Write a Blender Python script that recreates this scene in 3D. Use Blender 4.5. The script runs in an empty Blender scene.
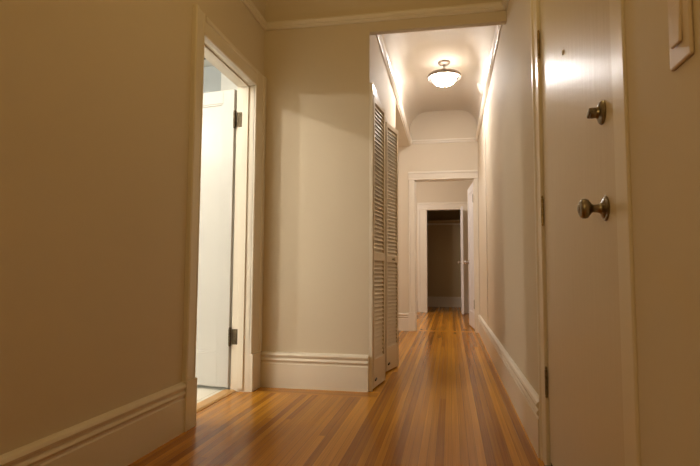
import bpy, bmesh, math
from mathutils import Vector, Matrix

scene = bpy.context.scene
C = scene.collection
PI = math.pi

# ------------------------------------------------------------------ dimensions (metres)
R = .378          # right wall plane
L = -1.291        # foyer left wall plane
CL = -.531        # corridor left wall plane
F = 3.449         # wall facing the camera in the foyer
D1 = 7.156        # end wall of the corridor
D2 = 10.626       # closet wall of the far room
CAMZ = .77
RAIL = 2.57

# ------------------------------------------------------------------ materials
def mat(name):
    m = bpy.data.materials.new(name); m.use_nodes = True
    nt = m.node_tree; nt.nodes.clear()
    out = nt.nodes.new('ShaderNodeOutputMaterial')
    b = nt.nodes.new('ShaderNodeBsdfPrincipled')
    nt.links.new(b.outputs[0], out.inputs[0])
    return m, nt, b

def paint(name, col, rough=.5, var=.04, scale=3.0, bump=.02, bscale=(60, 60, 60), dist=.002, spec=.5):
    m, nt, b = mat(name)
    N = nt.nodes.new; K = nt.links.new
    tc = N('ShaderNodeTexCoord')
    n1 = N('ShaderNodeTexNoise'); n1.inputs['Scale'].default_value = scale; n1.inputs['Detail'].default_value = 3
    K(tc.outputs['Object'], n1.inputs['Vector'])
    mr = N('ShaderNodeMapRange'); mr.inputs[3].default_value = 1 - var; mr.inputs[4].default_value = 1 + var
    K(n1.outputs[0], mr.inputs[0])
    hsv = N('ShaderNodeHueSaturation'); hsv.inputs['Color'].default_value = (*col, 1)
    K(mr.outputs[0], hsv.inputs['Value']); K(hsv.outputs[0], b.inputs['Base Color'])
    b.inputs['Roughness'].default_value = rough
    b.inputs['Specular IOR Level'].default_value = spec
    mp = N('ShaderNodeMapping'); mp.inputs['Scale'].default_value = bscale
    K(tc.outputs['Object'], mp.inputs[0])
    n2 = N('ShaderNodeTexNoise'); n2.inputs['Scale'].default_value = 1; n2.inputs['Detail'].default_value = 2
    K(mp.outputs[0], n2.inputs['Vector'])
    bp = N('ShaderNodeBump'); bp.inputs['Strength'].default_value = bump; bp.inputs['Distance'].default_value = dist
    K(n2.outputs[0], bp.inputs['Height']); K(bp.outputs[0], b.inputs['Normal'])
    return m

def metal(name, col, rough=.35):
    m, nt, b = mat(name)
    N = nt.nodes.new; K = nt.links.new
    tc = N('ShaderNodeTexCoord')
    n = N('ShaderNodeTexNoise'); n.inputs['Scale'].default_value = 40; n.inputs['Detail'].default_value = 4
    K(tc.outputs['Object'], n.inputs['Vector'])
    cr = N('ShaderNodeValToRGB')
    cr.color_ramp.elements[0].color = (*[c * .55 for c in col], 1); cr.color_ramp.elements[0].position = .3
    cr.color_ramp.elements[1].color = (*col, 1); cr.color_ramp.elements[1].position = .65
    K(n.outputs[0], cr.inputs[0]); K(cr.outputs[0], b.inputs['Base Color'])
    b.inputs['Metallic'].default_value = 1; b.inputs['Roughness'].default_value = rough
    return m

def wood_floor(name, border=True):
    m, nt, b = mat(name)
    N = nt.nodes.new; K = nt.links.new
    def M(op, a, c=None, d=None):
        n = N('ShaderNodeMath'); n.operation = op
        for i, v in enumerate((a, c, d)):
            if v is None: continue
            if isinstance(v, (int, float)): n.inputs[i].default_value = v
            else: K(v, n.inputs[i])
        return n.outputs[0]
    tc = N('ShaderNodeTexCoord'); sp = N('ShaderNodeSeparateXYZ'); K(tc.outputs['Object'], sp.inputs[0])
    x, y = sp.outputs[0], sp.outputs[1]
    if border:
        # border boards that run along the facing wall, and a saddle board under the far doorway
        a = M('MULTIPLY', M('LESS_THAN', x, -.46), M('GREATER_THAN', y, F - .17))
        a = M('MULTIPLY', a, M('LESS_THAN', y, F + .1))
        c = M('MULTIPLY', M('GREATER_THAN', y, D1 - .02), M('LESS_THAN', y, D1 + .13))
        mk = M('MAXIMUM', a, c)
        def sw(p, q):
            return M('ADD', M('MULTIPLY', p, M('SUBTRACT', 1, mk)), M('MULTIPLY', q, mk))
        u, v = sw(x, y), sw(y, x)
    else:
        u, v = x, y
    w = .0345
    s = M('DIVIDE', u, w); col = M('FLOOR', s); fr = M('FRACT', s)
    wn = N('ShaderNodeTexWhiteNoise'); wn.noise_dimensions = '1D'; K(col, wn.inputs['W'])
    t = M('ADD', M('DIVIDE', v, 7.5), M('MULTIPLY', wn.outputs['Value'], 7.3))
    row = M('FLOOR', t); fv = M('FRACT', t)
    cx = N('ShaderNodeCombineXYZ'); K(col, cx.inputs[0]); K(row, cx.inputs[1])
    wb = N('ShaderNodeTexWhiteNoise'); wb.noise_dimensions = '3D'; K(cx.outputs[0], wb.inputs['Vector'])
    # grain
    gx = N('ShaderNodeCombineXYZ'); K(M('MULTIPLY', u, 140), gx.inputs[0]); K(M('MULTIPLY', v, 1.3), gx.inputs[1])
    K(M('MULTIPLY', wb.outputs['Value'], 50), gx.inputs[2])
    gn = N('ShaderNodeTexNoise'); gn.inputs['Scale'].default_value = 1; gn.inputs['Detail'].default_value = 5; gn.inputs['Roughness'].default_value = .6
    K(gx.outputs[0], gn.inputs['Vector'])
    wv = N('ShaderNodeTexNoise'); wv.inputs['Scale'].default_value = .9; wv.inputs['Detail'].default_value = 2
    K(tc.outputs['Object'], wv.inputs['Vector'])
    k = M('ADD', M('MULTIPLY', wb.outputs['Value'], .40), M('MULTIPLY', gn.outputs[0], .56))
    k = M('ADD', k, M('MULTIPLY', wv.outputs[0], .12))
    cr = N('ShaderNodeValToRGB'); e = cr.color_ramp.elements
    e[0].position = .22; e[0].color = (.23, .075, .006, 1)
    e[1].position = .82; e[1].color = (.70, .32, .034, 1)
    q = e.new(.5); q.color = (.43, .175, .016, 1)
    K(k, cr.inputs[0])
    edge = M('LESS_THAN', fr, .035)
    mx = N('ShaderNodeMix'); mx.data_type = 'RGBA'
    K(M('MULTIPLY', edge, .65), mx.inputs[0]); K(cr.outputs[0], mx.inputs[6]); mx.inputs[7].default_value = (.045, .016, .004, 1)
    K(mx.outputs[2], b.inputs['Base Color'])
    K(M('ADD', M('MULTIPLY', gn.outputs[0], .10), .17), b.inputs['Roughness'])
    b.inputs['Specular IOR Level'].default_value = .2
    bp = N('ShaderNodeBump'); bp.inputs['Strength'].default_value = .25; bp.inputs['Distance'].default_value = .0012
    h = M('SUBTRACT', M('ADD', M('MULTIPLY', gn.outputs[0], .12), M('MULTIPLY', wb.outputs['Value'], .25)), M('MULTIPLY', edge, .6))
    K(h, bp.inputs['Height']); K(bp.outputs[0], b.inputs['Normal'])
    return m

def tile_mat(name):
    m, nt, b = mat(name)
    N = nt.nodes.new; K = nt.links.new
    tc = N('ShaderNodeTexCoord')
    br = N('ShaderNodeTexBrick'); br.offset = 0
    br.inputs['Color1'].default_value = (.86, .82, .73, 1); br.inputs['Color2'].default_value = (.82, .78, .68, 1)
    br.inputs['Mortar'].default_value = (.62, .57, .47, 1)
    br.inputs['Scale'].default_value = 1; br.inputs['Mortar Size'].default_value = .003
    br.inputs['Brick Width'].default_value = .3; br.inputs['Row Height'].default_value = .3
    K(tc.outputs['Object'], br.inputs['Vector']); K(br.outputs[0], b.inputs['Base Color'])
    b.inputs['Roughness'].default_value = .6; b.inputs['Specular IOR Level'].default_value = .25
    return m

def emit(name, col, st):
    m, nt, b = mat(name)
    b.inputs['Base Color'].default_value = (.9, .88, .82, 1); b.inputs['Roughness'].default_value = .25
    b.inputs['Emission Color'].default_value = (*col, 1); b.inputs['Emission Strength'].default_value = st
    return m

WALL = paint('cream wall paint', (.735, .64, .505), .7, .02, 1.5, .06, (45, 45, 45), spec=.25)
CEIL = paint('ceiling paint', (.70, .63, .54), .65, .015, 1.5, .05, (40, 40, 40))
TRIM = paint('white trim gloss paint', (.83, .755, .645), .28, .02, 4, .06, (50, 50, 12))
DOORP = paint('glossy cream door paint', (.76, .67, .55), .33, .02, 2.5, .26, (14, 40, 4), .003, spec=.3)
WDOOR = paint('white door paint', (.60, .585, .56), .35, .015, 3, .05, (50, 50, 10))
FARDOOR = paint('white door paint tinted for cool light', (.79, .78, .82), .3, .015, 3, .05, (50, 50, 10))  # bluish cast of cool light put into the white paint
LOUV = paint('ivory louvre paint', (.80, .69, .52), .42, .03, 6, .04, (50, 50, 20))
GREY = paint('blue grey wall paint', (.45, .48, .49), .5, .02, 1.5, .05, (45, 45, 45))
WHITEW = paint('white wall paint', (.80, .79, .75), .5, .02, 1.5, .05, (45, 45, 45))
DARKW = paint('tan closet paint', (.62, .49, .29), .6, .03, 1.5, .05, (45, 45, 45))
PLASTIC = paint('ivory switch plastic', (.78, .66, .56), .35, .01, 5, .0)
PEWTER = metal('aged pewter', (.33, .29, .23), .3)
BRONZE = metal('dark bronze', (.17, .135, .09), .6)
NICKEL = metal('brushed nickel', (.62, .56, .50), .35)
OLDNICKEL = metal('aged nickel', (.40, .33, .27), .42)
STEEL = metal('dull steel hinge', (.34, .29, .22), .42)
BRASSY = metal('worn brass', (.50, .38, .20), .38)
DARK = paint('dark sill metal', (.05, .045, .035), .5, .1, 10, .02)
WOOD = wood_floor('oak strip floor')
THRESH = paint('honey oak threshold', (.60, .33, .10), .3, .15, 12, .1, (8, 120, 40))
TILE = tile_mat('pale floor tile')
GLOW = emit('frosted lamp glass', (1, .965, .94), 92.0)
GLOW2 = emit('frosted lamp glass inside', (1, .93, .87), 2.5)
BULB = emit('lit bulb glass', (1, .93, .87), 2.5)

# ------------------------------------------------------------------ mesh helpers
class MB:
    def __init__(s): s.bm = bmesh.new()
    def box(s, a, b, bev=0, seg=2, mtx=None):
        t = bmesh.new()
        vs = [t.verts.new((x, y, z)) for x in (a[0], b[0]) for y in (a[1], b[1]) for z in (a[2], b[2])]
        for f in ((0, 1, 3, 2), (4, 6, 7, 5), (0, 4, 5, 1), (2, 3, 7, 6), (0, 2, 6, 4), (1, 5, 7, 3)):
            t.faces.new([vs[i] for i in f])
        bmesh.ops.recalc_face_normals(t, faces=t.faces)
        if bev: bmesh.ops.bevel(t, geom=list(t.edges), offset=bev, segments=seg, affect='EDGES', profile=.5)
        return s._take(t, mtx)
    def _take(s, t, mtx=None):
        if mtx is not None: t.transform(mtx)
        me = bpy.data.meshes.new('t'); t.to_mesh(me); t.free(); s.bm.from_mesh(me); bpy.data.meshes.remove(me)
        return s
    def sweep(s, path, N, prof, closed_prof=True):
        """profile (a, b): a along the mitred side = N x tangent, b along N"""
        N = Vector(N).normalized(); P = [Vector(p) for p in path]; t = bmesh.new(); rings = []
        for i, p in enumerate(P):
            d0 = (P[i] - P[i - 1]).normalized() if i else None
            d1 = (P[i + 1] - P[i]).normalized() if i < len(P) - 1 else None
            s0 = N.cross(d0) if d0 else None; s1 = N.cross(d1) if d1 else None
            if s0 is None: sd = s1
            elif s1 is None: sd = s0
            else:
                sd = (s0 + s1).normalized(); sd = sd / max(.2, sd.dot(s1))
            rings.append([t.verts.new(p + sd * a + N * b) for a, b in prof])
        n = len(prof)
        for r0, r1 in zip(rings, rings[1:]):
            for k in range(n): t.faces.new((r0[k], r0[(k + 1) % n], r1[(k + 1) % n], r1[k]))
        t.faces.new(rings[0]); t.faces.new(rings[-1][::-1])
        bmesh.ops.recalc_face_normals(t, faces=t.faces)
        return s._take(t)
    def lathe(s, prof, seg=32, mtx=None, closed=False):
        """profile (r, z) turned about Z"""
        t = bmesh.new(); rings = []
        for r, z in prof:
            if r < 1e-6: rings.append([t.verts.new((0, 0, z))])
            else: rings.append([t.verts.new((r * math.cos(2 * PI * k / seg), r * math.sin(2 * PI * k / seg), z)) for k in range(seg)])
        pr = list(zip(rings, rings[1:]))
        if closed: pr.append((rings[-1], rings[0]))
        for a, b in pr:
            for k in range(seg):
                k2 = (k + 1) % seg
                if len(a) == 1 and len(b) == 1: continue
                if len(a) == 1: t.faces.new((a[0], b[k2], b[k]))
                elif len(b) == 1: t.faces.new((a[k], a[k2], b[0]))
                else: t.faces.new((a[k], a[k2], b[k2], b[k]))
        if not closed:
            if len(rings[0]) > 1: t.faces.new(rings[0][::-1])
            if len(rings[-1]) > 1: t.faces.new(rings[-1])
        bmesh.ops.recalc_face_normals(t, faces=t.faces)
        return s._take(t, mtx)
    def obj(s, name, m, parent=None, smooth=False, shift=None):
        me = bpy.data.meshes.new(name)
        if shift is not None: bmesh.ops.translate(s.bm, verts=s.bm.verts, vec=-Vector(shift))
        s.bm.to_mesh(me); s.bm.free(); me.materials.append(m)
        if smooth:
            for p in me.polygons: p.use_smooth = True
            me.set_sharp_from_angle(angle=math.radians(40))
        o = bpy.data.objects.new(name, me); C.objects.link(o)
        if parent is not None: o.parent = parent
        return o

def tag(o, label, cat, group=None, kind=None):
    o['label'] = label; o['category'] = cat
    if group: o['group'] = group
    if kind: o['kind'] = kind
    return o

def struct(o, label, cat):
    return tag(o, label, cat, kind='structure')

def empty(name, loc, rz=0):
    o = bpy.data.objects.new(name, None); C.objects.link(o)
    o.location = loc; o.rotation_euler = (0, 0, rz); o.empty_display_size = .1
    return o

def X(to):   # matrix that turns local +Z to direction 'to'
    return Vector((0, 0, 1)).rotation_difference(Vector(to)).to_matrix().to_4x4()

TOP = 3.1
# ------------------------------------------------------------------ floor
b = MB().box((-1.44, -1.7, -.08), (R + .02, F + .06, 0)).box((-3.1, F + .06, -.08), (R + .02, D1 + .12, 0)).box((-2.1, D1 + .12, -.08), (1.4, 12.55, 0))
struct(b.obj('floor', WOOD), 'glossy orange-brown narrow oak strip floor running down the hallway', 'floor')
b = MB().box((-3.7, .4, -.08), (-1.455, 4.6, 0))
struct(b.obj('floor', TILE), 'pale tiled floor of the bright side room behind the left doorway', 'floor')
b = MB().sweep([(-1.42, 2.512, 0), (-1.42, 3.268, 0)], (0, 0, 1), [(-.046, 0), (.046, 0), (.044, .004), (.03, .011), (-.032, .011), (-.045, .004)])
struct(b.obj('trim_1', THRESH), 'honey-coloured oak threshold under the left doorway', 'threshold')

# ------------------------------------------------------------------ walls
# left foyer wall with doorway
OY0, OY1, OZ = 2.51, 3.27, 2.03
b = MB().box((-1.411, -1.7, 0), (L, OY0 - .02, TOP)).box((-1.411, OY1 + .02, 0), (L, F + .0, TOP)).box((-1.411, OY0 - .02, OZ + .02), (L, OY1 + .02, TOP))
struct(b.obj('wall_left', WALL), 'plain cream wall on the left of the entry hall', 'wall')
# facing wall + header across the corridor mouth
b = MB().box((-1.411, F, 0), (CL, F + .022, TOP)).box((CL, F, 2.424), (R, F + .05, TOP))
struct(b.obj('wall_front', WALL), 'cream wall facing the camera, with the header over the corridor mouth', 'wall')
# right wall with entry door opening
EY0, EY1, EZ = 1.262, 2.272, 2.09
b = MB().box((R, -1.7, 0), (R + .15, EY0, TOP)).box((R, EY1, 0), (R + .15, D1 + .12, TOP)).box((R, EY0, EZ), (R + .15, EY1, TOP))
struct(b.obj('wall_right', WALL), 'long cream wall along the right side of hall and corridor', 'wall')
b = MB().box((-1.411, -1.82, 0), (R + .15, -1.7, TOP))
struct(b.obj('wall_back', WALL), 'cream wall closing the entry hall behind the camera', 'wall')
# corridor left wall with closet opening, up to the side passage, and lintel above the passage
KY0, KY1, KZ = F + .022, 4.74, 2.0
PY = 5.184; PZ = 2.525
b = MB().box((CL - .1, KY1, 0), (CL, PY, TOP)).box((CL - .1, KY0, KZ), (CL, KY1, TOP)).box((CL - .1, PY, PZ), (CL, D1, TOP))
struct(b.obj('wall_left', WALL), 'cream wall over and beyond the louvred closet in the corridor', 'wall')
# side passage
b = MB().box((-3.1, PY - .1, 0), (CL - .1, PY, PZ + .1)).box((-3.1, PY, 0), (-3.0, D1, PZ + .1))
struct(b.obj('wall_side', WALL), 'cream wall of the side passage left of the corridor end', 'wall')
b = MB().box((-3.0, PY, PZ), (CL - .1, D1, PZ + .1))
struct(b.obj('ceiling', WALL), 'low ceiling of the side passage beyond the louvred doors', 'ceiling')
# end wall with doorway
GX0, GX1, GZ = -.465, .324, 2.045
b = MB().box((-3.1, D1, 0), (GX0 - .015, D1 + .12, TOP)).box((GX1 + .015, D1, 0), (R, D1 + .12, TOP)).box((GX0 - .015, D1, GZ + .015), (GX1 + .015, D1 + .12, TOP))
struct(b.obj('wall_end', WALL), 'cream end wall of the corridor around the far doorway', 'wall')
# far room
b = MB().box((-2.1, D1 + .12, 0), (-2.0, D2, 2.85)).box((1.3, D1 + .12, 0), (1.4, D2, 2.85))
struct(b.obj('wall_far', WALL), 'side walls of the room beyond the corridor', 'wall')
HX0, HX1, HZ = -.455, .206, 2.05
b = MB().box((-2.1, D2, 0), (HX0 - .015, D2 + .12, 2.85)).box((HX1 + .015, D2, 0), (1.4, D2 + .12, 2.85)).box((HX0 - .015, D2, HZ + .015), (HX1 + .015, D2 + .12, 2.85))
struct(b.obj('wall_far', WALL), 'pale wall around the open dark closet in the far room', 'wall')
b = MB().box((-2.1, D1 + .12, 2.75), (1.4, 12.55, 2.85))
struct(b.obj('ceiling', CEIL), 'ceiling of the room beyond the corridor', 'ceiling')
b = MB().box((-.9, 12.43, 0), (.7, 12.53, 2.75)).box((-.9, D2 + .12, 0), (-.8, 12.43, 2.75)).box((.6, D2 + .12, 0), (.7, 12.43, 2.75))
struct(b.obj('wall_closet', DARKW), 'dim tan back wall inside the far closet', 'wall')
# hall closet shell
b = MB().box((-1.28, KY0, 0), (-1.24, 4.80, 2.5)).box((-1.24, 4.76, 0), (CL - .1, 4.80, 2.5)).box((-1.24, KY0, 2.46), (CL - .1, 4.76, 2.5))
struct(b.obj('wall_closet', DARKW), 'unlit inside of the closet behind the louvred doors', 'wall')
# bright side room
b = MB().box((-3.7, 4.5, 0), (-1.29, 4.6, 2.8)).box((-3.7, .4, 0), (-3.6, 4.5, 2.8))
struct(b.obj('wall_side', GREY), 'blue-grey wall of the bright side room above the open white door', 'wall')
b = MB().box((-3.7, .4, 0), (-1.411, .5, 2.8)).box((-1.423, .5, 0), (-1.411, 2.49, 2.8)).box((-1.423, 3.29, 0), (-1.411, 4.5, 2.8)).box((-1.423, 2.49, 2.05), (-1.411, 3.29, 2.8))
struct(b.obj('wall_side', WHITEW), 'white wall of the side room around its doorway', 'wall')
b = MB().box((-3.7, .4, 2.72), (-1.411, 4.6, 2.8))
struct(b.obj('ceiling', WHITEW), 'white ceiling of the bright side room', 'ceiling')
b = MB().box((-2.09, 4.46, 0), (-1.88, 4.5, 2.72), .004).box((-2.06, 4.452, .0), (-1.91, 4.46, 2.70), .003)
struct(b.obj('trim_2', WHITEW), 'white upright trim on the grey wall behind the open white door', 'trim')

# ------------------------------------------------------------------ coved ceilings
def coved(x0, x1, y0, y1, z0, z1, r, name, m, label, ends=True):
    bm = bmesh.new(); 
    def ticks(a, c):
        n = 14
        s = [a + r * (1 - math.cos(PI / 2 * i / n)) for i in range(n + 1)]
        e = [c - (t - a) for t in s][::-1]
        mid = [s[-1] + (e[0] - s[-1]) * i / 6 for i in range(1, 6)]
        return s + mid + e
    xs, ys = ticks(x0, x1), ticks(y0, y1)
    def z(x, y):
        dx = max(0, x0 + r - x, x - (x1 - r)) / r; dy = max(0, y0 + r - y, y - (y1 - r)) / r
        if not ends: dy = 0
        d = min(1, max(dx, dy))
        return z0 + (z1 - z0) * math.sqrt(max(0, 1 - d * d))
    g = [[bm.verts.new((x, y, z(x, y))) for y in ys] for x in xs]
    for i in range(len(xs) - 1):
        for j in range(len(ys) - 1): bm.faces.new((g[i][j], g[i][j + 1], g[i + 1][j + 1], g[i + 1][j]))
    # slab above, so the plaster has thickness
    top = [bm.verts.new((x, y, z1 + .06)) for x, y in ((x0, y0), (x1, y0), (x1, y1), (x0, y1))]
    bm.faces.new(top)
    bt = MB(); bt.bm.free(); bt.bm = bm
    return struct(bt.obj(name, m, smooth=True), label, 'ceiling')
coved(CL, R, F + .05, D1, 2.76, 3.0, .26, 'ceiling', CEIL, 'pale coved plaster ceiling of the corridor, lit by the bowl lamp', False)
coved(L, R, -1.7, F, 2.60, 2.96, .40, 'ceiling', WALL, 'shadowed coved ceiling of the entry hall')

# ------------------------------------------------------------------ rails, baseboards, casings
RAILP = [(0, 0), (.012, 0), (.016, .006), (.022, .010), (.022, .020), (.030, .028), (.034, .040), (.026, .046), (.026, .052), (0, .052)]
def rail(n, path, z, label):
    p = [(x, y, z - .03) for x, y in path]
    struct(MB().sweep(p, (0, 0, 1), RAILP).obj(n, TRIM, smooth=False), label, 'picture rail')
# N x tangent must point into the room:  tangent t, z x t = left of t
rail('trim_3', [(R, F), (L, F), (L, -1.7)], 2.525, 'cream picture rail running round the entry hall under its ceiling')
rail('trim_4', [(R, F + .05), (R, D1)], RAIL, 'thin white picture rail high on the right corridor wall')
rail('trim_5', [(CL, D1), (CL, F + .05)], RAIL, 'thin white picture rail high on the left corridor wall')
rail('trim_6', [(R, D1), (CL, D1)], RAIL + .01, 'white picture rail across the end wall above the far doorway')
rail('trim_7', [(R, -1.7), (R, F)], 2.525, 'picture rail along the right wall above the entry door')

BASEP = [(0, 0), (.021, 0), (.021, .158), (.016, .163), (.016, .172), (.022, .176), (.026, .184), (.022, .192), (.017, .196), (.017, .204), (.024, .208), (.027, .218), (.022, .228), (.012, .234), (0, .236)]
def base(n, path, label, m=TRIM):
    struct(MB().sweep([(x, y, 0) for x, y in path], (0, 0, 1), BASEP).obj(n, m), label, 'baseboard')
base('baseboard_left', [(L, 2.452), (L, -1.7)], 'tall moulded baseboard along the dim left wall')
base('baseboard_front', [(CL, F), (L + .0, F)], 'tall white moulded baseboard under the facing wall')
base('baseboard_right', [(R, 2.3735), (R, D1)], 'tall white baseboard running down the right corridor wall')
base('baseboard_right', [(R, -1.7), (R, 1.19)], 'baseboard on the right wall nearest the camera')
base('baseboard_end', [(GX0 - .095, D1), (-3.0, D1)], 'white baseboard left of the far doorway casing')
base('baseboard_far', [(HX0 - .2, D2), (-2.0, D2), (-2.0, D1 + .12)], 'baseboard of the far room beside the closet casing')
base('baseboard_far', [(1.3, D1 + .12), (1.3, D2), (HX1 + .2, D2)], 'baseboard on the hidden right side of the far room')
base('baseboard_closet', [(.6, 12.43), (-.8, 12.43)], 'pale baseboard on the back wall of the far closet')

def casing_prof(w, t):
    return [(0, 0), (0, t * .55), (w * .06, t * .75), (w * .12, t * .75), (w * .16, t * .6), (w * .72, t * .68), (w * .76, t * .95), (w * .82, t), (w * .95, t), (w, t * .8), (w, 0)]
# left doorway casing: unequal legs, the far one dies into the corner
def casing_parts(n, m, label, segs, plinths):
    b = MB()
    for path, N, prof in segs: b.sweep(path, N, prof)
    for a, c in plinths: b.box(a, c, .003)
    struct(b.obj(n, m), label, 'door casing')
NX = (1, 0, 0)
# x-normal: N x tangent with N=+x, tangent=+z -> side = -y
pw = [(0, 0), (0, .014), (.006, .019), (.014, .019), (.018, .016), (.078, .018), (.082, .024), (.088, .026), (.102, .026), (.107, .02), (.107, 0)]
pf = [(a if a < .03 else .03 + (a - .03) * (.149 / .077), bb) for a, bb in pw]
casing_parts('trim_8', TRIM, 'wide cream moulded casing round the left doorway',
    [([(L, OY0, .24), (L, OY0, OZ), (L, OY1, OZ)][:2] + [(L, OY0, OZ + .115)], NX, pw),
     ([(L, OY1, OZ + .115), (L, OY1, .24)], NX, pf),
     ([(L, OY0, OZ), (L, OY1 + .0, OZ)], NX, pw)],
    [((L - .002, OY0 - .112, 0), (L + .029, OY0, .24)), ((L - .002, OY1, 0), (L + .0275, F - .0285, .24))])
b = MB().box((-1.411, OY0 - .02, 0), (L + .004, OY0, OZ)).box((-1.411, OY1, 0), (L + .004, OY1 + .02, OZ)).box((-1.411, OY0 - .02, OZ), (L + .004, OY1 + .02, OZ + .02))
b.box((-1.368, OY0, 0.016), (-1.325, OY0 + .011, OZ - .011), .002).box((-1.368, OY1 - .011, 0.016), (-1.325, OY1, OZ), .002).box((-1.368, OY0, OZ - .011), (-1.325, OY1 - .011, OZ), .002)
struct(b.obj('trim_9', TRIM), 'cream jamb lining and stop inside the left doorway', 'door jamb')

# closet casing on the corridor side of the corner
b = MB().box((CL, F + .0005, 0), (CL + .024, KY0, KZ + .065), .002).box((CL, KY0, KZ), (CL + .024, KY1 + .045, KZ + .065), .002).box((CL, KY1, 0), (CL + .024, KY1 + .045, KZ), .002)
struct(b.obj('trim_10', TRIM), 'narrow casing round the louvred closet opening', 'door casing')

# far doorway casing (end wall, faces -y): N=-y, tangent +z -> N x t = (-y) x z = -x
pe = casing_prof(.09, .024)
casing_parts('trim_11', TRIM, 'white casing round the doorway at the end of the corridor',
    [([(GX0, D1, 0), (GX0, D1, GZ + .0)], (0, -1, 0), pe),
     ([(GX0 - .09, D1, GZ), (R - .002, D1, GZ)], (0, -1, 0), casing_prof(.115, .028)),
     ([(GX1, D1, GZ), (GX1, D1, 0)], (0, -1, 0), casing_prof(.052, .024))],
    [((GX0 - .094, D1 - .028, 0), (GX0 - .0, D1, .25))])
b = MB().box((GX0 - .015, D1 - .004, 0), (GX0, D1 + .124, GZ)).box((GX1, D1 - .004, 0), (GX1 + .015, D1 + .124, GZ)).box((GX0 - .015, D1 - .004, GZ), (GX1 + .015, D1 + .124, GZ + .015))
b.box((GX0, D1 + .03, 0), (GX0 + .012, D1 + .07, GZ)).box((GX0, D1 + .03, GZ - .012), (GX1, D1 + .07, GZ)).box((GX1 - .012, D1 + .03, 0), (GX1, D1 + .07, GZ - .012))
struct(b.obj('trim_12', TRIM), 'white jamb lining of the far doorway', 'door jamb')
# far-room closet casing
casing_parts('trim_13', TRIM, 'broad white casing round the dark closet in the far room',
    [([(HX0, D2, 0), (HX0, D2, HZ)], (0, -1, 0), casing_prof(.19, .024)),
     ([(HX0 - .19, D2, HZ), (HX1 + .17, D2, HZ)], (0, -1, 0), casing_prof(.15, .028)),
     ([(HX1 + .004, D2, HZ), (HX1 + .004, D2, 0)], (0, -1, 0), casing_prof(.166, .024))], [])
b = MB().box((HX0 - .015, D2 - .004, 0), (HX0, D2 + .124, HZ)).box((HX1, D2 - .0, 0), (HX1 + .015, D2 + .124, HZ)).box((HX0 - .015, D2 - .004, HZ), (HX1 + .015, D2 + .124, HZ + .015))
struct(b.obj('trim_14', TRIM), 'jamb lining of the far closet', 'door jamb')
# entry door casing + jamb
pc = [(0, 0), (0, .006), (.003, .009), (.085, .009), (.090, .013), (.096, .016), (.112, .016), (.118, .012), (.118, 0)]
casing_parts('trim_15', TRIM, 'cream casing round the entry door on the right wall',
    [([(R, EY0 + .02, EZ - .01), (R, EY0 + .02, 0)], (-1, 0, 0), [(0, 0), (0, .003), (.003, .005), (.084, .006), (.090, .003), (.090, 0)]),
     ([(R, EY1 - .017, 0), (R, EY1 - .017, EZ - .01)], (-1, 0, 0), pc),
     ([(R, EY1 - .017 + .118, EZ - .01), (R, EY0 - .07, EZ - .01)], (-1, 0, 0), pc)], [])
# ^ N=-x: tangent -z -> (-x)x(-z) = x cross z = -y ; tangent +z -> +y ; tangent -y -> (-x)x(-y) = +z
b = MB().box((R - .001, EY0, 0), (R + .15, EY0 + .02, EZ)).box((R - .001, EY1 - .02, 0), (R + .15, EY1, EZ)).box((R - .001, EY0 + .02, EZ - .02), (R + .15, EY1 - .02, EZ))
struct(b.obj('trim_16', TRIM), 'cream jamb lining round the entry door', 'door jamb')
b = MB().box((R - .02, EY0 + .02, 0), (R + .15, EY1 - .02, .014), .003)
struct(b.obj('trim_17', DARK), 'dark metal sill under the entry door', 'threshold')
b = MB().box((R + .13, EY0 - .05, 0), (R + .16, EY1 + .05, EZ + .05))
b.obj('t', DARK).name = 'wall_outer'
struct(bpy.data.objects['wall_outer'], 'outer side closing the entry door opening', 'wall')
b = MB().box((R - .008, 5.60, .236), (R, 5.625, RAIL - .03), .003)
struct(b.obj('trim_18', TRIM), 'thin upright white strip on the right corridor wall near its end', 'trim')

# ------------------------------------------------------------------ hardware pieces (local axis +Z points out of the door)
def knob_prof(rk, stem, rs):   # rosette, stem and knob in one turned profile
    return [(0, 0), (rs, 0), (rs, .004), (rs * .92, .008), (rs * .6, .010), (rs * .45, .014), (.011, .018), (.0095, stem * .6), (.012, stem * .8), (rk * .55, stem * .86),
            (rk * .9, stem * 1.0), (rk, stem * 1.18), (rk * .92, stem * 1.38), (rk * .7, stem * 1.5), (rk * .35, stem * 1.56), (0, stem * 1.575)]

def hinge_mb(z, h, ax, leafs, r=.007):
    b = MB(); x, y = ax
    n = 5; st = h / n
    for k in range(n):
        b.lathe([(0, 0), (r, 0), (r, st * .94), (0, st * .94)], 14, Matrix.Translation((x, y, z - h / 2 + k * st)))
    for s, zz in ((1, z + h / 2), (-1, z - h / 2)):
        b.lathe([(0, 0), (r * .6, 0), (r * .9, .005), (r * .7, .010), (0, .014)], 14, Matrix.Translation((x, y, zz)) @ (Matrix.Identity(4) if s > 0 else Matrix.Rotation(PI, 4, 'X')))
    for a, c in leafs: b.box(a, c, .0006, 1)
    return b

# ------------------------------------------------------------------ door_1: white panelled door in the left doorway, standing open into the side room
d = empty('door_1', (-1.420, 3.262, 0), math.radians(0))
d.rotation_euler.z = math.radians(180 - 8)     # local +x runs along the leaf away from the hinge
struct(d, 'white panelled door standing open into the bright room on the left', 'door')
W, T, Z0, Z1 = .735, .036, .024, 2.012
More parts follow.
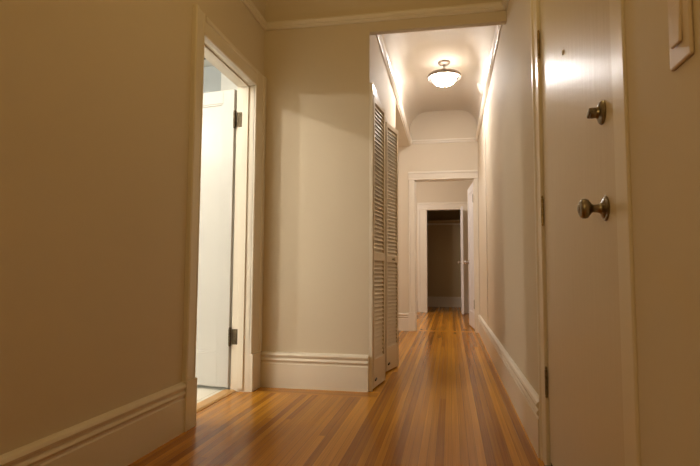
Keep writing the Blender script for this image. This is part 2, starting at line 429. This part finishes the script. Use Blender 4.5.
# local: leaf from x .008 to W ; thickness on local -y side = world +y ; visible face at local +y (world -y)
def panel_leaf(W, T, Z0, Z1, st, tr, brl, yo=0):
    b = MB()
    b.box((.008, yo - T, Z0), (st, yo, Z1), .0025).box((W - st, yo - T, Z0), (W, yo, Z1), .0025)
    b.box((st - .001, yo - T, Z1 - tr), (W - st + .001, yo, Z1), .0025).box((st - .001, yo - T, Z0), (W - st + .001, yo, Z0 + brl), .0025)
    b.box((st - .002, yo - T * .72, Z0 + brl - .002), (W - st + .002, yo - T * .28, Z1 - tr + .002))
    # sticking moulding round the sunk panel, both faces
    for y0, y1 in ((yo - T * .28, yo - .004), (yo - T + .004, yo - T * .72)):
        b.box((st - .001, y0, Z0 + brl), (st + .012, y1, Z1 - tr), .003).box((W - st - .012, y0, Z0 + brl), (W - st + .001, y1, Z1 - tr), .003)
        b.box((st, y0, Z0 + brl - .001), (W - st, y1, Z0 + brl + .012), .003).box((st, y0, Z1 - tr - .012), (W - st, y1, Z1 - tr + .001), .003)
    return b
panel_leaf(W, T, Z0, Z1, .095, .09, .215).obj('door_leaf', WDOOR, d)
for z in (1.80, .35):
    h = hinge_mb(z, .1, (.0, .006), [((.0, -.004, z - .05), (.006, .002, z + .05))], .009)
    hh = h.obj('hinge', BRONZE, d, True)
k = MB().lathe(knob_prof(.026, .045, .03), 24, Matrix.Translation((W - .06, 0, .95)) @ X((0, 1, 0)))
k.obj('knob', PEWTER, d, True)
# jamb leaves of those hinges sit on the jamb
jl = MB()
for z in (1.80, .35):
    jl.box((-1.409, OY1 - .0035, z - .05), (-1.372, OY1 - .0002, z + .05), .0008, 1)
    for q in (-.035, 0, .035):
        jl.lathe([(0, 0), (.004, 0), (.003, .0012), (0, .0014)], 10, Matrix.Translation((-1.383 - (.012 if q == 0 else 0), OY1 - .0035, z + q)) @ X((0, -1, 0)))
bpy.context.view_layer.update()
o = jl.obj('hinge_plate', BRONZE, d); o.matrix_parent_inverse = (Matrix.Translation(d.location) @ Matrix.Rotation(d.rotation_euler.z, 4, 'Z')).inverted()

# ------------------------------------------------------------------ door_2: entry door in the right wall
d2 = empty('door_2', (R, EY1 - .022, 0))
struct(d2, 'large glossy cream entry door with dark knob and deadbolt in the right wall', 'door')
S2 = (R, EY1 - .022, 0)
YA, YB = EY0 + .024, EY1 - .024
MB().box((R + .004, YA, .03), (R + .048, YB, EZ - .024), .003).obj('door_leaf', DOORP, d2, shift=S2)
MB().box((R + .006, YA, .015), (R + .046, YB, .030), .001).obj('door_sweep', DARK, d2, shift=S2)
XF = R + .004
KN = MB()
KY, KZk = 1.39, .934
KN.lathe([(0, 0), (.036, 0), (.037, .003), (.034, .006), (.029, .007), (.027, .010), (.018, .013), (.014, .018), (.012, .026), (.0115, .036), (.014, .041), (.0185, .044), (.021, .047),
          (.027, .051), (.0295, .058), (.0285, .066), (.025, .071), (.018, .075), (.014, .0755), (.012, .078), (.006, .0795), (0, .08)], 40, Matrix.Translation((XF, KY, KZk)) @ X((-1, 0, 0)) @ Matrix.Diagonal((.86, .86, .84, 1)))
KN.obj('door_knob', PEWTER, d2, True, S2)
DB = MB()
DY, DZ = 1.393, 1.178
DB.lathe([(0, 0), (.030, 0), (.031, .003), (.028, .007), (.022, .010), (.016, .012), (.012, .020), (0, .021)], 36, Matrix.Translation((XF, DY, DZ)) @ X((-1, 0, 0)))
DB.obj('deadbolt', PEWTER, d2, True, S2)
bpy.context.view_layer.update()
DT = MB()
DT.box((-.0065, -.0165, .004), (.0065, .0165, .024), .005, 3, Matrix.Translation((XF - .012, DY, DZ)) @ X((-1, 0, 0)) @ Matrix.Rotation(math.radians(25), 4, 'Z'))
DT.lathe([(0, 0), (.0115, 0), (.0135, .006), (.0145, .014), (.012, .019), (0, .020)], 20, Matrix.Translation((XF - .012, DY, DZ)) @ X((-1, 0, 0)))
dto = DT.obj('thumb_turn', PEWTER, d2, True, S2)
PP = MB()
PP.lathe([(.004, 0), (.0095, 0), (.009, .002), (.007, .003), (.004, .003)], 24, Matrix.Translation((XF, 1.828, 1.520)) @ X((-1, 0, 0)), closed=True)
PP.lathe([(0, 0), (.0041, 0), (.0041, .0024), (0, .0026)], 20, Matrix.Translation((XF, 1.828, 1.520)) @ X((-1, 0, 0)))
PP.obj('peephole', DOORP, d2, True, S2)
for z in (.338, 1.030, 1.735):
    yh = EY1 - .022
    h = hinge_mb(z, .10, (R - .004, yh), [], .0055)
    h.obj('hinge', BRASSY if z > .5 else STEEL, d2, True, S2)

# ------------------------------------------------------------------ door_3: open door of the far doorway; door_4: open closet door
d3 = empty('door_3', (GX1 - .004, D1 + .128, 0), math.radians(90 + 4))
struct(d3, 'white door opened into the far room, seen edge-on at the end of the corridor', 'door')
# local +x along leaf ; local +y = world -x (the visible face)
panel_leaf(.76, .036, .02, 2.035, .10, .10, .22).obj('door_leaf', FARDOOR, d3)
MB().lathe(knob_prof(.027, .045, .03), 24, Matrix.Translation((.70, 0, .94)) @ X((0, 1, 0))).obj('knob', NICKEL, d3, True)
MB().lathe(knob_prof(.027, .045, .03), 24, Matrix.Translation((.70, -.036, .94)) @ X((0, -1, 0))).obj('knob', NICKEL, d3, True)
for z in (1.80, .36):
    h = hinge_mb(z, .1, (-.002, .006), [((-.112, -.0, z - .05), (-.006, .003, z + .05))])
    h.obj('hinge', DARK, d3, True)
d4 = empty('door_4', (HX1 + .001, D2 - .008, 0), math.radians(-90))
struct(d4, 'narrow white closet door swung open toward the corridor in the far room', 'door')
# local +x = world -y ; local +y = world +x
panel_leaf(.65, .036, .022, 2.03, .09, .10, .20, yo=.036).obj('door_leaf', FARDOOR, d4)
MB().lathe(knob_prof(.027, .045, .03), 24, Matrix.Translation((.59, 0, .98)) @ X((0, -1, 0))).obj('knob', NICKEL, d4, True)
MB().lathe(knob_prof(.027, .045, .03), 24, Matrix.Translation((.59, .036, .98)) @ X((0, 1, 0))).obj('knob', NICKEL, d4, True)

# ------------------------------------------------------------------ louvred bifold doors
def louvre_panel(W):
    """local: hinge edge at x=0, runs along +x; room side = -y ; thickness .03"""
    T = .034; z0, z1 = .012, 1.982
    st, top, mid, bot = .027, .036, .055, .185
    zm = .885
    f = MB()
    f.box((0, -T / 2, z0), (st, T / 2, z1), .002).box((W - st, -T / 2, z0), (W, T / 2, z1), .002)
    f.box((st - .001, -T / 2 + .001, z1 - top), (W - st + .001, T / 2 - .001, z1), .0015)
    f.box((st - .001, -T / 2 + .001, zm - mid / 2), (W - st + .001, T / 2 - .001, zm + mid / 2), .0015)
    f.box((st - .001, -T / 2 + .001, z0), (W - st + .001, T / 2 - .001, z0 + bot), .0015)
    s = MB()
    for a, c in ((z0 + bot, zm - mid / 2), (zm + mid / 2, z1 - top)):
        n = round((c - a) / .0285); p = (c - a) / n
        for i in range(n):
            zc = a + (i + .5) * p
            m = Matrix.Translation((W / 2, 0, zc)) @ Matrix.Rotation(math.radians(60), 4, 'X')
            s.box((-(W / 2 - st + .002), -.0220, -.003), (W / 2 - st + .002, .0220, .003), .0012, 1, m)
    return f, s
fm, sm = louvre_panel(.30)
f0 = fm.obj('panel', LOUV); s0 = sm.obj('louvres', LOUV)
FM, SM = f0.data, s0.data
bpy.data.objects.remove(f0); bpy.data.objects.remove(s0)
kb = MB().lathe([(0, 0), (.008, 0), (.0075, .012), (.013, .018), (.0145, .024), (.011, .029), (0, .031)], 20, X((0, -1, 0)))
k0 = kb.obj('knob', LOUV, None, True); KM = k0.data; bpy.data.objects.remove(k0)
def bifold(name, A, B, Cc, label, knob_on):
    """two panels folded at apex B, from pivot A to guide C (x, y)"""
    t = empty(name, (A[0], A[1], 0)); tag(t, label, 'closet door', 'louvred bifold doors of the hall closet', 'thing')
    for i, (p, q) in enumerate(((A, B), (B, Cc))):
        v = Vector((q[0] - p[0], q[1] - p[1])); ang = math.atan2(v.y, v.x)
        pn = bpy.data.objects.new('panel', FM); C.objects.link(pn); pn.parent = t
        pn.location = (p[0] - A[0], p[1] - A[1], 0); pn.rotation_euler = (0, 0, ang)
        pn.scale = (v.length / .302, 1, 1)
        lv = bpy.data.objects.new('louvres', SM); C.objects.link(lv); lv.parent = pn
        if i == knob_on:
            kk = bpy.data.objects.new('knob', KM); C.objects.link(kk); kk.parent = pn; kk.location = (.15, -.014, .885)
    pb = MB().box((0, -.004, 0), (.034, .004, .012), .001).obj('pivot_bracket', BRONZE, t)
    a = Vector((B[0] - A[0], B[1] - A[1], 0)).normalized()
    pb.location = a * .03 + Vector((a.y, -a.x, 0)) * .022 + Vector((0, 0, .055)); pb.rotation_euler = (0, math.radians(-14), math.atan2(a.y, a.x))
    return t
bifold('bifold_door', (-.520, 3.482), (-.480, 3.785), (-.514, 4.082), 'ivory louvred bifold closet door nearest the corner of the facing wall', -1)
bifold('bifold_door', (-.508, 4.105), (-.443, 4.390), (-.508, 4.675), 'ivory louvred bifold closet door with a small knob, farther down the corridor', 0)

# ------------------------------------------------------------------ ceiling lamp
LX, LY, LZ = -.045, 5.47, 3.0
lp = empty('ceiling_lamp', (LX, LY, LZ)); tag(lp, 'lit frosted bowl ceiling lamp with nickel rim in the corridor', 'ceiling lamp')
MB().lathe([(0, 0), (.062, 0), (.064, -.008), (.060, -.022), (.045, -.030), (.018, -.034), (0, -.034)], 36).obj('canopy', OLDNICKEL, lp, True)
MB().lathe([(0, -.03), (.011, -.03), (.011, -.06), (.018, -.065), (.018, -.085), (.009, -.09), (.006, -.25), (0, -.25)], 24).obj('stem', NICKEL, lp, True)
MB().lathe([(.120, -.146), (.140, -.134), (.158, -.134), (.168, -.142), (.175, -.160), (.176, -.176), (.172, -.180), (.167, -.176), (.150, -.168), (.126, -.166)], 56, closed=True).obj('rim', OLDNICKEL, lp, True)
bo = [(.128, -.166)]
for i in range(1, 13):
    a = PI / 2 * i / 12
    bo.append((.128 * math.cos(a) ** .8 if i < 12 else .008, -.166 - .088 * math.sin(a)))
inn = [(r * .97 if r > .02 else .008, z + .004) for r, z in bo[::-1]]
gb = MB().lathe(bo + inn, 48, closed=True).obj('glass_bowl', GLOW, lp, True)
gb.data.materials.append(GLOW2)
for p in gb.data.polygons:
    c = p.center
    if p.normal.dot(Vector((c.x, c.y, c.z + .17))) < 0 and p.normal.z > -.2: p.material_index = 1
MB().lathe([(0, -.248), (.012, -.251), (.013, -.256), (.008, -.261), (.009, -.266), (.005, -.272), (0, -.274)], 20).obj('finial', NICKEL, lp, True)
for s in (-1, 1):
    m = Matrix.Translation((s * .055, 0, -.12))
    MB().lathe([(0, -.03), (.016, -.025), (.027, -.008), (.029, .008), (.022, .024), (.013, .034), (.012, .05), (0, .05)], 20, m @ Matrix.Rotation(PI, 4, 'X')).obj('bulb', BULB, lp, True)

# ------------------------------------------------------------------ light switch, sensor, rod
sw = empty('light_switch', (R, .918, 1.185)); tag(sw, 'ivory rocker light switch plate on the right wall by the entry door', 'light switch')
MB().box((-.007, -.040, -.070), (0, .040, .060), .0035, 2).obj('plate', PLASTIC, sw)
MB().box((-.0115, -.0165, -.040), (-.006, .0165, .030), .002, 2, Matrix.Rotation(math.radians(3), 4, 'Y')).obj('rocker', PLASTIC, sw)

# ------------------------------------------------------------------ detector on the cove
sd = empty('smoke_detector', (.366, 5.885, 2.847)); tag(sd, 'small round pale smoke detector on the right cove of the corridor ceiling', 'smoke detector')
dm = X((-.926, 0, -.378))
MB().lathe([(0, -.004), (.068, -.004), (.070, .004), (.068, .010), (0, .010)], 36, dm).obj('mounting_base', CEIL, sd, True)
MB().lathe([(0, .009), (.062, .009), (.063, .022), (.056, .034), (.040, .040), (.038, .036), (.030, .036), (.028, .041), (0, .042)], 36, dm).obj('cover', CEIL, sd, True)
# dark rod near the ceiling of the side room
rod = empty('curtain_rod', (-2.0, 4.0, 2.578)); tag(rod, 'dark curtain rod near the white ceiling of the bright side room', 'curtain rod')
MB().lathe([(0, 0), (.011, 0), (.011, 1.6), (0, 1.6)], 16, X((-1, 0, 0))).obj('pole', BRONZE, rod, True)
MB().lathe([(0, -.01), (.008, -.01), (.008, .134), (.025, .136), (.025, .142), (0, .142)], 16, Matrix.Translation((-.03, 0, 0))).obj('bracket', BRONZE, rod, True)
MB().lathe([(0, 0), (.016, 0), (.018, .012), (.012, .024), (0, .028)], 16, X((1, 0, 0))).obj('finial', BRONZE, rod, True)

# ------------------------------------------------------------------ far closet shelf
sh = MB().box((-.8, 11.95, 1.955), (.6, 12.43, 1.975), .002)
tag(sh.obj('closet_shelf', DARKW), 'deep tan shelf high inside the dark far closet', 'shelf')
b = MB().box((-.8, 12.41, 1.905), (.6, 12.43, 1.955), .002)
struct(b.obj('trim_19', TRIM), 'pale cleat under the shelf of the far closet', 'trim')

# ------------------------------------------------------------------ lights
def pl(name, loc, w, col, r=.05):
    l = bpy.data.lights.new(name, 'POINT'); l.energy = w; l.color = col; l.shadow_soft_size = r
    o = bpy.data.objects.new(name, l); C.objects.link(o); o.location = loc; return o
pl('corridor_lamp_light', (LX, LY, LZ - .165), .5, (1, .94, .89), .05)
pl('side_room_ceiling_light', (-2.75, 1.15, 2.58), 60, (1, .92, .79), .05)
pl('side_room_vanity_light', (-2.75, 2.25, 2.06), 33, (1, .92, .78), .05)
pl('passage_light', (-2.3, 6.0, 1.9), 16, (1, .93, .80), .15)
pl('entry_hall_fill', (-.2, 1.9, 2.5), 4.4, (1, .71, .25), .15)  # added warm fill for the hall's ambient level, no lamp known here
pl('entry_hall_low_fill', (-.95, -.35, 1.7), 8.2, (1, .73, .28), .15)  # added fill from behind left, lifts the near right wall
pl('far_room_fill', (-1.1, 8.6, 2.2), 42, (1, .92, .84), .15)  # fill added to brighten the far room and its closet

w = bpy.data.worlds.new('World'); scene.world = w; w.use_nodes = True
w.node_tree.nodes['Background'].inputs[0].default_value = (1, .8, .55, 1)
w.node_tree.nodes['Background'].inputs[1].default_value = .02

# ------------------------------------------------------------------ camera (solved from the photograph)
f_px, pitch, yaw, roll = 523.79, .0764, .1891, .0055
fw = Vector((-math.sin(yaw) * math.cos(pitch), math.cos(yaw) * math.cos(pitch), math.sin(pitch)))
rt = Vector((math.cos(yaw), math.sin(yaw), 0)); up = rt.cross(fw)
r2 = rt * math.cos(roll) + up * math.sin(roll); u2 = -rt * math.sin(roll) + up * math.cos(roll)
cd = bpy.data.cameras.new('Camera'); cd.sensor_width = 36; cd.sensor_fit = 'HORIZONTAL'; cd.lens = f_px / 700 * 36
cd.clip_start = .02
cam = bpy.data.objects.new('Camera', cd); C.objects.link(cam)
m = Matrix((r2, u2, -fw)).transposed().to_4x4(); m.translation = (0, 0, CAMZ)
cam.matrix_world = m
scene.camera = cam

vs = scene.view_settings
scene.display_settings.display_device = 'sRGB'
vs.view_transform = 'Standard'; vs.look = 'None'; vs.exposure = .3; vs.gamma = 1; vs.use_curve_mapping = False
